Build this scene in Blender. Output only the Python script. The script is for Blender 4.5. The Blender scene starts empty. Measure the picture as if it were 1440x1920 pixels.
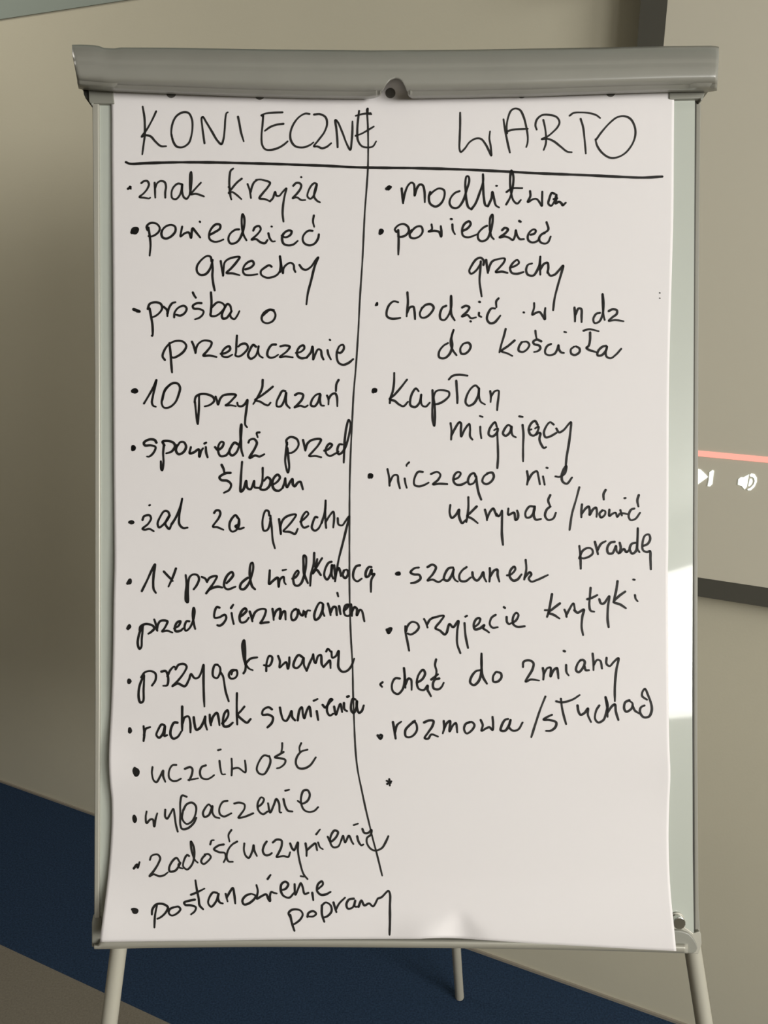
import bpy, bmesh, math, random
from mathutils import Vector, Matrix

# ------------------------------------------------------------------ camera, world, light, exposure
scene = bpy.context.scene
COL = scene.collection
FPX = 1553.0                       # focal length in pixels of the 1440 x 1920 frame
TH = math.radians(17.7)            # camera looks down by this much
H = 1.60
CAM = Vector((0, 0, H))
FWD = Vector((0, math.cos(TH), -math.sin(TH)))
UPV = Vector((0, math.sin(TH), math.cos(TH)))
RGT = Vector((1, 0, 0))
cam_d = bpy.data.cameras.new('camera')
cam_d.sensor_fit = 'VERTICAL'
cam_d.sensor_height = 36.0
cam_d.sensor_width = 27.0
cam_d.lens = 36.0 * FPX / 1920.0
cam_d.clip_start = 0.02
cam = bpy.data.objects.new('camera', cam_d)
cam.location = CAM
cam.rotation_euler = (math.pi / 2 - TH, 0, 0)
COL.objects.link(cam)
scene.camera = cam

w = bpy.data.worlds.new('world')
scene.world = w
w.use_nodes = True
w.node_tree.nodes['Background'].inputs[0].default_value = (0.80, 0.86, 1.0, 1)
w.node_tree.nodes['Background'].inputs[1].default_value = 1.0

vs = scene.view_settings
vs.view_transform = 'Standard'
vs.look = 'None'
vs.gamma = 1
vs.use_curve_mapping = False
vs.exposure = 0.18

# room frame: s runs along the screen wall to the right, t is the distance from that wall
AL = math.radians(24.8)
AV = Vector((math.cos(AL), -math.sin(AL), 0))
NV = Vector((math.sin(AL), math.cos(AL), 0))


def ray(px, py):
    return FWD + RGT * ((px - 720) / FPX) + UPV * ((960 - py) / FPX)


def floor_hit(px, py):
    d = ray(px, py)
    return CAM + d * (-H / d.z)


DW = floor_hit(720, 1721).dot(NV)          # distance of the wall from the camera


def R(s, t, z):
    """room coordinates to world"""
    return AV * s + NV * (DW - t) + Vector((0, 0, z))


def on_wall(px, py, off=0.0):
    d = ray(px, py)
    p = CAM + d * ((DW - off) / d.dot(NV))
    return p.dot(AV), p.z


def area(name, s, t, z, sx, sy, power, col, aim):
    l = bpy.data.lights.new(name, 'AREA')
    l.shape = 'RECTANGLE'
    l.size = sx
    l.size_y = sy
    l.energy = power
    l.color = col
    o = bpy.data.objects.new(name, l)
    o.location = R(s, t, z)
    d = Vector(aim)
    o.rotation_euler = d.to_track_quat('-Z', 'Y').to_euler()
    COL.objects.link(o)
    return o


SR, TB = 3.5, 6.3                   # right wall at s = SR, back wall at t = TB
CEIL = 2.75
# daylight coming in through the three windows of the right-hand wall
# (from, to, sill, head, power per square metre); the last one has its blind part way down
WINS = [(1.15, 2.25, 1.72, 2.68, 88), (2.50, 3.55, 1.72, 2.68, 70), (3.85, 4.55, 1.40, 2.41, 35)]
for (a, b, z0, z1, pw) in WINS:
    area('window_daylight', SR - 0.0, (a + b) / 2, (z0 + z1) / 2, b - a, z1 - z0,
         pw * (b - a) * (z1 - z0), (1.0, 0.975, 0.935), -AV)
# added fill light, unseen overhead, to brighten the wall left of the flip chart
area('added_wall_fill', -1.9, 0.75, CEIL - 0.02, 0.6, 0.6, 8, (1.0, 0.95, 0.86), (0, 0, -1))
# ------------------------------------------------------------------ handwriting, traced word by word
# region = (x0, y0, scale); strokes "x,y x,y; x,y ..." in region units
INK = []


def RG(x0, y0, s, items):
    for it in items:
        name, data = it[0], it[1]
        wd = it[2] if len(it) > 2 else 5.0
        st = []
        for k in data.split(';'):
            pts = [tuple(float(v) for v in q.split(',')) for q in k.split()]
            if pts:
                st.append([(x0 + x / s, y0 + y / s) for x, y in pts])
        INK.append((name, st, wd))


RG(0, 0, 1, [
    ('ruled_line', "236,304 244,307 272,306 324,304.5 394,304.5 463,306 532,308 602,310.5 671,313.7 720,314.7 778,315.3 855,317.3 933,320.8 1011,325 1089,328 1167,331.7 1206,333 1242,331", 5),
    ('divider_line', "688,205 690,240 690,313 687,360 684,400 680,483 675,560 671.7,625 667.3,690 663,740 660.5,790 657.7,847 656,900 655.5,940 655.3,1050 655.5,1110 658,1193 661,1245 662.2,1300 664,1350 667,1410 671,1445 678,1480 685,1513 693,1547 699,1572 706.7,1601 716.8,1642", 3.3),
    ('bullet_mark', "725,1464 733,1468; 730,1461 731,1473; 726,1470 734,1465", 3.2),
])
RG(220, 180, 2.88, [
    ('written_word:KONIECZNE', "137,57 146,110 149,165 148,215 141,270 135,315; 210,83 188,130 160,180 132,220 150,212 180,218 205,245 235,270 264,271;"
     "300,235 292,210 298,150 320,108 355,88 385,92 403,125 406,170 400,215 385,255 350,277 320,272 300,240 293,205;"
     "471,255 466,220 459,165 456,117 462,113 480,140 510,190 540,240 562,260 573,235 580,180 584,120 590,92 597,88;"
     "652,112 660,150 668,195 683,245;"
     "892,88 840,90 800,95 777,105 787,110; 788,105 784,160 779,215 783,265 800,288 830,291 870,280 900,262 920,245; 897,150 860,155 825,168 797,188;"
     "1038,97 1015,95 980,115 950,155 935,200 938,240 960,270 1000,278 1040,265 1060,250;"
     "1063,100 1095,98 1125,115 1133,150 1118,195 1085,240 1062,272 1080,272 1105,282 1130,275 1155,255;"
     "1190,277 1188,230 1183,175 1178,130 1190,140 1215,195 1240,260 1258,290 1266,240 1270,180 1270,137;"
     "1306,80 1300,130 1296,190 1300,240 1320,270 1350,278 1380,272 1398,245; 1288,107 1320,98 1368,92; 1287,215 1320,203 1360,180 1385,165; 1352,68 1354,95 1372,98", 3.9),
])
RG(700, 180, 2.5714, [
    ('written_word:WARTO', "419,80 419,140 417,200 416,255 422,270 440,255 465,222 495,205 520,207 540,230 557,262 569,287 566,240 560,205 563,170;"
     "628,112 637,170 648,225 659,273; 645,180 643,150 650,105 665,70 685,60 708,68 725,100 738,150 745,195 744,225 738,246; 640,173 670,163 745,158;"
     "788,162 782,140 790,112 815,92 850,91 885,102 898,125 890,148 865,175 840,195 813,208 840,206 870,218 905,245 935,268 957,271; 820,115 828,150 833,195 832,230 822,260;"
     "947,95 965,82 1000,79 1040,82 1075,92 1094,106; 1000,110 1012,150 1018,200 1022,240 1025,278;"
     "1075,210 1100,175 1140,130 1175,103 1210,97 1240,110 1260,145 1264,185 1250,230 1215,275 1175,296 1140,297 1105,275 1080,240 1071,208", 3.7),
])
RG(230, 310, 3, [
    ('bullet_mark', "30,132 45,122 40,120 46,132", 3.6),
    ('written_word:znak', "105,100 118,90 138,88 148,105 140,130 118,158 95,178 120,182 150,186 155,182;"
     "180,98 182,135 183,170 184,182; 183,130 195,100 215,88 237,95 244,120 240,150 240,182;"
     "330,105 310,103 285,125 275,155 280,185 300,190 320,170 332,135 335,108 335,150 345,180 360,188 378,165;"
     "378,165 385,120 388,70 385,38 380,50 378,100 380,140 382,165; 440,98 415,125 385,163 410,160 440,168 457,175", 4),
    ('written_word:krzyza', "622,18 608,30 602,60 600,100 603,140 608,180 612,192; 670,75 645,95 615,130 597,157 615,150 640,165 668,190; 596,122 606,132;"
     "703,105 715,140 722,184; 720,150 728,120 740,95 755,84;"
     "750,82 775,80 800,85 829,98 815,125 790,155 770,185 800,190 829,202;"
     "829,202 845,185 858,150 865,170 880,172 900,150 921,130 913,165 904,215 900,270 905,316;"
     "960,115 975,100 995,100 1005,112 1000,132 980,160 957,185 980,180 1005,195 1028,195; 1004,66 1006,67;"
     "1092,105 1080,100 1065,110 1045,145 1040,175 1055,188 1070,178 1085,145 1092,110 1080,150 1078,178 1095,200 1110,208", 4),
])
RG(230, 400, 3, [
    ('bullet_mark', "52,108 60,88 82,88 72,108 58,104 78,96", 5.5),
    ('written_word:powiedziec', "140,95 135,75 155,55 190,58 208,80 205,100 185,120 160,130 145,128; 145,80 153,130 157,180 152,238;"
     "222,95 218,115 225,135 245,142 275,128 297,100 295,75 275,65 250,70 230,85 220,105;"
     "335,75 330,100 326,130 350,112 372,108 385,138 389,105 394,85 412,105 437,136; 434,46 436,49;"
     "492,120 520,105 548,85 548,65 525,62 500,85 487,115 490,145 515,160 540,158 567,147;"
     "655,90 635,92 605,115 595,145 605,168 625,170 650,155 672,115 685,60 683,20 675,5 670,30 672,80 680,120 697,152;"
     "735,97 745,78 768,72 777,88 765,110 745,130 726,148 750,145 775,162 800,168 815,150;"
     "820,112 828,140 843,158 857,157; 837,74 840,75;"
     "895,125 915,135 945,120 950,100 930,97 905,115 897,140 905,170 930,180 960,175 985,155;"
     "1068,98 1045,98 1020,120 1013,145 1022,168 1050,180 1080,170 1100,140 1104,118; 1076,12 1071,45 1078,76", 4.3),
    ('written_word:grzechy', "500,270 495,245 475,240 440,265 418,300 420,330 440,347 470,340 495,305 507,262; 503,262 507,310 505,350 510,395 518,434;"
     "552,268 558,310 565,352; 565,350 568,310 575,275 600,255 658,246 640,275 610,310 585,335 620,338 658,348;"
     "690,315 720,305 738,285 730,268 705,275 682,300 678,330 690,345 720,348 758,342;"
     "838,300 825,292 800,305 778,325 780,345 810,362 845,358 870,345 885,325;"
     "885,330 890,290 885,242 892,290 902,337 905,310 920,290 945,278 962,290 965,315 972,330;"
     "995,290 1010,310 1030,318 1060,300 1085,265 1100,248 1080,300 1060,380 1042,450 1034,512", 4.3),
])
RG(230, 550, 3, [
    ('bullet_mark', "62,90 78,96 95,102 80,102", 4.6),
    ('written_word:prosba', "142,88 152,60 185,50 215,60 222,85 205,112 180,130 165,135; 152,85 160,130 168,180 167,240 163,238;"
     "230,75 250,95 252,128; 252,115 262,80 280,55 297,50;"
     "290,135 292,110 312,82 345,70 360,85 350,110 325,125 300,120;"
     "443,55 420,55 395,70 400,85 430,88 455,100 450,120 430,138 407,146; 395,-5 402,10 412,25;"
     "497,-5 500,50 497,100 496,125 520,128 550,110 575,75 560,55 535,50 510,70 498,85;"
     "612,100 605,70 590,60 570,90 558,125 565,142 585,138 600,120 613,100 605,118 610,135 628,145 645,125 657,100", 4.3),
    ('written_word:o', "850,95 825,92 795,110 782,140 790,160 815,168 845,155 860,125 850,100 830,92 810,105 790,125", 4.3),
    ('written_word:przebaczenie', "238,375 225,355 235,320 262,285 300,268 340,272 358,295 345,325 315,350 285,362 270,355; 263,280 270,340 274,400 278,445;"
     "390,272 400,295 410,335; 410,335 415,305 430,280 460,265 500,275 497,295 475,325 455,350 490,350 528,358;"
     "553,340 580,335 605,315 600,298 580,305 560,330 560,352 590,358 617,345;"
     "643,238 640,290 638,330 635,350 655,355 685,335 705,305 695,285 670,285 650,300;"
     "750,300 735,290 715,320 706,350 720,368 745,355 760,325 765,298 762,325 770,350 788,362;"
     "862,288 840,290 818,320 815,350 830,362 855,358 875,345;"
     "888,298 915,293 940,300 925,325 885,358 915,355 957,360;"
     "975,335 1000,330 1022,310 1018,293 1000,298 982,325 985,352 1005,365 1035,362;"
     "1035,362 1060,330 1068,300 1072,340 1072,372 1085,340 1100,315 1115,320 1120,350 1130,372;"
     "1153,320 1158,345 1172,372; 1165,261 1168,263;"
     "1205,330 1225,335 1245,310 1240,290 1222,295 1207,325 1205,360 1215,390 1240,402 1270,392 1297,370", 4.3),
])
RG(230, 690, 3, [
    ('bullet_mark', "58,130 70,124 78,130 68,135 60,132", 5.5),
    ('written_word:10', "120,200 150,150 175,105 190,68 183,100 170,160 165,195 172,212 187,218;"
     "265,95 240,120 225,165 220,200 232,222 260,222 295,195 315,150 323,110 310,88 285,85 262,98 235,135 225,180", 4.3),
    ('written_word:przykazan', "405,192 412,162 435,148 475,148 510,165 515,185 490,208 462,216; 430,150 430,210 427,265 423,315; 407,190 412,240 420,310;"
     "523,160 530,180 537,205 548,175 565,155 600,148 637,152 620,175 595,200 580,210 610,210 637,215;"
     "645,195 650,212 670,215 690,200 702,180 697,230 690,285 690,320 700,333;"
     "788,67 785,110 765,155 735,203; 845,105 815,130 775,160 745,180 775,190 800,205 818,210 832,195;"
     "915,130 900,128 880,160 867,190 868,215 890,215 910,180 920,140 918,175 922,205 940,225;"
     "970,152 990,142 1015,150 1010,175 985,205 967,222 1000,212 1025,220 1042,210;"
     "1110,145 1090,150 1065,180 1060,210 1080,215 1100,190 1112,150 1110,180 1118,210 1133,212;"
     "1150,155 1158,175 1158,205; 1158,175 1175,150 1195,143 1205,160 1208,215; 1215,67 1203,90 1200,130", 4.3),
])
RG(230, 780, 3, [
    ('bullet_mark', "56,190 58,172 66,178 62,188 56,180", 4.8),
    ('written_word:spowiedz', "190,150 180,135 150,132 120,150 125,165 160,165 185,175 175,205 150,228 137,228;"
     "235,165 225,145 250,140 285,150 295,170 275,200 245,210; 232,165 228,210 230,260 222,305 218,300 215,255;"
     "305,165 300,195 315,215 340,205 357,175 345,148 325,147 308,170;"
     "384,175 378,210 400,205 428,188 432,228 440,200 452,182; 460,155 470,150; 468,175 470,205 478,232;"
     "520,175 535,190 560,175 568,150 555,145 540,165 538,200 550,225 580,222 600,200;"
     "650,160 630,150 610,175 600,205 615,222 640,205 660,150 668,100 668,48 663,80 665,140 668,190 678,225;"
     "708,150 715,135 740,130 755,150 745,180 715,235 745,222 770,228 797,215; 770,92 755,95 760,120", 4.6),
    ('written_word:przed', "925,160 922,135 945,118 980,130 990,160 975,190 950,207 930,208; 925,150 918,210 915,260 930,318 937,290 932,230 928,180;"
     "1015,135 1022,165 1028,195; 1028,190 1040,155 1065,135 1115,132 1100,165 1070,200 1050,225 1085,225 1117,232;"
     "1135,195 1160,185 1178,162 1165,155 1145,180 1145,210 1165,225 1190,215 1215,200;"
     "1235,160 1220,160 1208,190 1215,215 1235,205 1255,170 1275,100 1282,40 1272,22 1260,60 1250,130 1247,190 1244,262", 4.3),
    ('written_word:slubem', "607,320 580,322 545,345 555,360 590,365 610,385 600,415 570,432; 557,275 568,298 572,318;"
     "672,258 668,310 665,360 665,425 680,412 695,365 702,405 720,412 740,365 742,400 768,405;"
     "788,292 788,330 785,375 775,410 800,415 825,395 832,360 815,345 795,365;"
     "848,385 870,370 885,345 872,330 850,350 842,385 855,415 880,420 900,405;"
     "900,405 910,375 915,350 918,385 925,400 940,375 955,355 958,385 968,395 985,375 1000,370 1008,390 1014,412", 4.6),
])
RG(230, 920, 3, [
    ('bullet_mark', "38,178 50,173 60,178 48,184 42,179", 4),
    ('written_word:zal', "112,165 120,145 150,138 160,155 145,185 112,215 125,220 150,215 175,228; 150,83 154,81;"
     "265,140 255,118 235,115 210,150 197,185 205,207 230,190 250,165 262,143 240,185 250,205 262,215 275,190;"
     "275,190 300,150 325,90 335,45 325,100 318,150 320,190 340,210 365,208", 4.4),
    ('written_word:za', "515,125 525,112 543,112 550,128 540,155 508,203 530,205 567,220;"
     "650,155 635,138 620,150 603,180 603,215 615,230 635,225 655,195 655,160 650,190 635,200 655,215 682,208", 4.4),
    ('written_word:grzechy', "825,140 820,115 805,112 790,150 787,195 795,225 815,220 832,170 832,140; 830,155 838,200 845,280 857,325;"
     "880,160 885,200 890,245; 890,240 888,200 905,160 935,140 975,135 955,170 925,205 905,228 940,232 970,243 985,215;"
     "1000,175 1025,155 1045,130 1035,118 1012,145 1005,185 1020,208 1045,200;"
     "1095,150 1085,148 1070,180 1065,210 1080,225 1100,215 1120,180;"
     "1120,180 1138,120 1142,55 1140,110 1142,180 1145,210; 1143,175 1165,140 1185,118 1190,150 1185,207;"
     "1210,155 1215,190 1235,195 1255,170 1275,145 1262,200 1240,290 1215,390 1195,510", 4.2),
])
RG(230, 1030, 3, [
    ('bullet_mark', "28,192 42,172 42,188 30,190", 4.8),
    ('written_word:1', "108,235 140,170 165,115 182,85 175,140 172,190 175,225 187,245", 4.6),
    ('written_word:x', "232,125 255,150 282,178; 300,108 285,150 258,210", 4.6),
    ('written_word:przed', "355,145 360,200 355,250 357,290 365,297 367,240 370,180 378,155 395,142 420,145 430,165 418,200 400,225;"
     "445,155 465,165 475,185; 475,180 490,160 520,150 530,152 515,185 490,220 470,248 490,225 535,210 560,215;"
     "585,190 605,170 622,145 615,128 595,140 575,175 572,210 590,225 635,210;"
     "705,160 690,170 665,195 662,220 680,225 705,200 722,160 735,100 730,75 722,80 715,130 720,180 730,210 745,225", 4.6),
    ('written_word:wielkanoca', "828,118 826,155 825,195 845,178 872,160 878,210 885,170 905,155 910,185 918,197; 900,118 920,114;"
     "955,165 975,155 990,130 985,120 970,135 960,165 968,200 985,205 1005,190 1020,150;"
     "1020,150 1032,90 1030,40 1020,35 1018,90 1022,140 1042,190;"
     "1078,20 1075,80 1060,140 1055,205; 1122,50 1100,85 1070,135 1090,115 1115,145; 1085,100 1095,55;"
     "1175,70 1160,75 1140,110 1135,150 1150,170 1170,140 1178,90 1175,140 1185,165;"
     "1190,90 1195,140 1195,180; 1197,140 1215,105 1225,130 1228,150;"
     "1245,120 1238,145 1252,162 1268,140 1262,115 1245,118;"
     "1335,90 1315,95 1298,130 1300,165 1320,180 1345,165;"
     "1400,100 1385,100 1368,130 1370,155 1385,150 1400,115 1402,140 1416,138 1400,170 1397,240", 4.6),
])
RG(230, 1110, 3, [
    ('bullet_mark', "28,205 38,188 42,195 30,210", 4.4),
    ('written_word:przed', "95,215 100,195 130,180 170,190 178,205 160,225 145,235; 115,190 95,230 85,290 95,320 105,310 108,260 115,200;"
     "178,155 188,185 195,218; 192,212 200,180 215,162 252,165 246,185 235,205 222,222 250,218 280,228;"
     "290,205 315,190 325,165 308,170 295,195 298,220 325,218 340,205;"
     "375,165 360,165 348,200 355,218 375,205 395,165 405,110 400,90 395,130 400,175 408,208", 4.4),
    ('written_word:bierzmowaniem', "545,88 530,85 517,115 518,145 545,142 575,128 583,145 565,178 545,190 533,187;"
     "613,118 618,150 625,180; 610,90 622,72;"
     "660,140 680,125 697,105 690,92 672,105 658,140 665,170 690,168 710,145;"
     "715,110 725,140 730,165; 730,150 745,115 765,100 790,95 805,100 800,130 785,160 775,175 800,172 822,170;"
     "843,95 848,130 850,158; 850,140 865,105 885,95 888,120 885,150 900,115 912,108 917,155;"
     "975,95 955,110 948,135 955,158 970,155 985,125 982,100 965,98;"
     "988,100 1000,125 1012,132 1018,105; 1025,112 1030,140; 1030,130 1040,105 1055,105;"
     "1125,65 1110,60 1090,90 1078,135 1085,157 1105,145 1125,100 1128,70 1125,110 1135,135;"
     "1155,65 1165,100 1170,130; 1170,115 1185,85 1198,85 1205,130;"
     "1218,80 1222,105 1226,125; 1208,5 1213,25;"
     "1245,105 1262,90 1270,72 1255,75 1245,105 1252,130 1270,135 1285,120;"
     "1285,70 1290,110 1290,135; 1290,110 1305,85 1318,95 1318,130 1335,100 1345,105 1360,165", 4.6),
])
RG(230, 1190, 3, [
    ('bullet_mark', "36,268 36,256 42,262 37,268", 5),
    ('written_word:przygotowanie', "105,240 125,212 160,205 185,220 185,255 165,287; 120,225 95,290 90,350 100,382 115,375 118,310 122,230;"
     "218,208 242,205 256,240 250,285 228,288; 252,235 268,200 290,180 300,195;"
     "298,195 315,170 345,165 360,180 348,210 312,258 280,290 310,275 350,290 375,250;"
     "375,250 385,222 405,245 425,242 445,205 455,170 455,260 457,340 460,405;"
     "535,170 520,170 508,200 510,235 530,245 548,215 548,185 535,170; 550,210 565,235 570,260 580,320 597,375;"
     "640,200 615,200 598,225 605,245 630,245 645,225 640,200 620,205 612,225;"
     "680,218 690,200 690,130 688,60 683,32 675,50 678,110 690,160 710,190 732,200; 690,165 720,135 757,128;"
     "808,205 810,160 825,120 840,125 840,150 825,175 795,172;"
     "875,120 885,150 883,185 905,165 920,155 930,192 937,165 938,128;"
     "1010,125 990,115 968,145 962,180 980,188 1005,165 1018,130 1020,170 1035,203;"
     "1035,203 1050,165 1068,125 1072,110 1078,150 1085,160 1100,120 1115,115 1120,165 1128,180;"
     "1145,95 1155,80 1170,95; 1130,182 1150,160 1165,145 1170,188;"
     "1175,95 1180,130 1200,120 1215,92 1215,130 1215,185 1235,208 1260,205 1285,180 1303,135", 4.4),
])
RG(230, 1290, 3, [
    ('bullet_mark', "38,246 40,228 46,242 40,250", 5),
    ('written_word:rachunek', "118,215 122,260 118,298; 120,265 130,230 155,220;"
     "235,210 220,205 200,235 190,265 205,280 225,260 238,215 235,250 235,270 250,265;"
     "308,195 290,195 272,230 270,265 285,285 310,275 330,245;"
     "335,105 335,160 335,240; 337,200 350,165 370,160 380,190 382,250;"
     "400,165 405,205 415,235 435,225 455,190 465,160 465,200 475,235;"
     "490,150 493,190 497,210; 497,195 510,160 530,140 540,170 545,210;"
     "560,200 580,180 595,150 590,125 575,140 565,180 570,215 595,215 620,195;"
     "643,30 642,110 645,205; 685,105 665,130 648,150 675,180 700,195 720,175", 4.6),
    ('written_word:sumienia', "840,120 820,108 790,125 787,150 820,150 845,165 840,195 815,222;"
     "885,110 893,150 905,180 920,185 940,155 950,130 955,165 970,182;"
     "985,182 990,145 998,118 1008,108 1015,150 1022,170 1035,130 1050,105 1060,160;"
     "1092,130 1100,180; 1075,72 1097,62;"
     "1125,95 1140,110 1165,80 1180,65 1170,62 1155,90 1150,130 1165,155 1185,145;"
     "1190,105 1200,150 1215,110 1225,90 1235,135;"
     "1245,85 1248,120 1262,130; 1264,50 1272,46;"
     "1310,65 1295,60 1285,95 1288,130 1300,140 1315,110 1318,75 1318,110 1330,140 1345,130 1357,98", 4.6),
])
RG(230, 1380, 3, [
    ('bullet_mark', "68,180 62,195 75,222 85,215 86,195 70,185 74,205", 4.2),
    ('written_word:uczciwosc', "168,175 165,210 175,250 190,260 210,230 228,195 228,225 240,258;"
     "302,163 280,165 262,195 262,235 280,252 305,252 328,240;"
     "350,185 380,175 392,185 390,215 375,250; 370,248 425,238;"
     "468,165 445,175 435,205 445,235 475,243 500,232 515,220;"
     "545,140 550,180 560,215 577,215; 537,80 552,76;"
     "613,128 615,175 613,222; 615,185 650,180 690,205 692,170 688,138;"
     "825,115 795,110 765,150 755,190 770,212 795,215 820,180 832,140 825,112;"
     "905,90 880,105 857,120 885,125 915,135 912,155 885,178 868,182; 898,40 897,70 890,100;"
     "1040,77 1005,88 980,120 975,155 990,180 1020,183 1055,165 1087,120; 1005,40 995,65 997,90", 4),
])
RG(230, 1470, 3, [
    ('bullet_mark', "65,180 62,192 68,212 74,200 70,184", 4),
    ('written_word:wybaczenie', "135,155 130,185 135,220 155,200 170,200 178,238 185,200 195,165;"
     "240,145 240,185 250,195 270,165 285,140 293,180 300,230 310,268;"
     "360,72 335,65 325,100 325,170 325,230 335,253 365,250 400,220 415,190; 340,150 360,115 390,105 412,125 410,170 390,210 360,225 335,195 340,150;"
     "500,130 485,115 465,135 452,165 460,185 485,175 500,140 505,125 505,160 520,185 545,192;"
     "590,95 565,100 545,135 548,170 570,183 612,165;"
     "628,110 655,105 685,115 685,140 665,170 652,190 685,185 735,165;"
     "760,130 785,110 795,85 780,75 760,110 765,150 790,170 815,155;"
     "818,108 830,160 850,120 865,85 880,110 885,160 893,160;"
     "905,85 915,125 930,150 955,155; 915,38 937,32;"
     "985,95 1010,110 1040,95 1053,60 1040,35 1018,38 1005,70 1005,110 1020,145 1050,158 1080,150 1100,130", 4),
])
RG(230, 1540, 2.769, [
    ('bullet_mark', "58,245 75,225 78,240 88,212", 3.6),
    ('written_word:zadoscuczynienie', "142,200 150,180 180,172 195,190 185,220 160,260 140,285 160,275 190,285 215,280 235,265;"
     "295,210 280,190 260,205 242,240 245,260 275,255 300,215 290,225 295,240 312,245;"
     "345,180 335,175 318,205 315,235 335,250 360,225 372,180 368,130 355,105 358,150 375,200 390,215;"
     "430,175 415,190 408,210 420,222 445,205 458,185 445,170 425,172;"
     "525,120 500,125 475,145 500,160 530,165 535,190 525,212; 455,120 462,100 474,98;"
     "595,105 570,120 550,145 540,185 550,208 572,210; 565,45 550,70 555,105;"
     "632,115 630,150 640,180 655,190 675,150 680,125 683,150 697,180;"
     "748,105 735,125 728,155 740,175 760,175 775,165;"
     "780,110 800,95 825,100 825,130 810,165 800,185 835,180 860,185 870,160;"
     "870,115 880,140 890,150 905,120 910,110 910,150 920,210 940,275 960,300; 925,285 942,287;"
     "950,115 955,150 955,180; 957,150 985,125 1000,115 1010,150; 1015,110 1025,135 1040,145; 1005,68 1025,42;"
     "1065,80 1080,105 1110,80 1118,55 1100,48 1080,80 1080,115 1095,135 1120,130 1135,100;"
     "1135,100 1145,75 1155,110 1175,75 1190,105 1198,118;"
     "1218,78 1225,105 1240,125 1250,120; 1200,20 1222,12;"
     "1245,40 1255,60 1275,60 1292,45 1288,70 1270,85 1268,110 1285,140 1310,152 1345,140 1365,110 1380,77", 4),
])
RG(230, 1620, 2.769, [
    ('bullet_mark', "50,236 60,234 76,240 72,252 58,252 54,242 68,246", 4),
    ('written_word:postanowienie', "152,262 155,235 175,210 210,208 235,225 225,250 200,275 180,285; 178,215 168,270 165,330;"
     "265,225 245,235 240,255 255,268 285,255 300,235 290,222 265,225;"
     "375,185 350,190 320,200 325,212 355,215 380,225 375,245 355,262;"
     "378,85 385,130 395,180 400,215 418,235; 355,160 385,148 425,128;"
     "490,150 470,148 448,180 445,205 460,222 485,195 498,155 495,180 505,200 520,205;"
     "535,155 540,175 545,195; 540,175 560,140 572,125 580,160 585,205;"
     "665,155 640,165 622,190 630,210 655,205 685,180 690,165 670,155;"
     "695,110 702,140 697,180 720,168 745,158 757,182 765,192 765,165 772,145 785,150 800,153; 753,78 768,57;"
     "820,135 845,130 860,105 845,92 825,105 822,140 835,165 865,175 890,150;"
     "893,105 897,160 915,120 925,100 935,120 945,155 965,150;"
     "985,150 990,188;"
     "1015,130 1040,105 1035,90 1015,105 1010,140 1030,160 1055,158 1080,145", 4.2),
    ('written_word:poprawy', "870,275 862,255 880,238 920,240 935,260 925,285 895,310 880,315; 870,265 880,310 892,347;"
     "960,275 965,255 990,245 1005,258 990,272 958,272;"
     "1035,215 1055,200 1080,215 1085,245 1065,270 1040,280; 1035,215 1035,260 1047,300;"
     "1095,200 1102,225 1110,250; 1108,235 1125,205 1155,175;"
     "1200,180 1175,185 1162,210 1170,232 1195,225 1208,190 1205,220 1225,222;"
     "1225,222 1240,190 1255,215 1280,205 1300,220 1325,180;"
     "1325,180 1345,172 1380,140 1388,155 1388,220 1388,300 1386,368", 4.2),
])
RG(700, 310, 3, [
    ('bullet_mark', "75,132 90,120 85,134 98,122", 4.4),
    ('written_word:modlitwa', "160,130 163,165 168,213; 168,205 180,150 198,110 215,97 228,105 232,140 233,170 245,130 262,108 278,112 288,145 290,208;"
     "320,150 313,180 320,215 350,232 380,215 400,175 398,140 370,130 340,145 315,170;"
     "485,145 460,155 435,185 430,215 445,237 475,238 505,200 525,140 540,85 535,62 525,62 518,100 520,150 525,200 535,235 552,247;"
     "552,247 575,215 600,150 618,90 617,50 618,110 622,180 632,225 645,230;"
     "645,230 665,185 670,150 680,190 690,225 708,237; 692,115 696,115;"
     "748,220 770,180 785,120 788,60 777,30 770,80 775,150 790,200 810,215 830,195; 750,150 780,130 838,128;"
     "882,145 884,172 870,206 900,190 920,190 940,215 948,228 950,185 951,148;"
     "1020,160 1005,155 990,190 985,215 1000,228 1020,200 1030,165 1030,195 1025,215 1045,205 1060,215 1065,225 1083,210; 1015,190 1035,185", 4.2),
])
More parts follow.
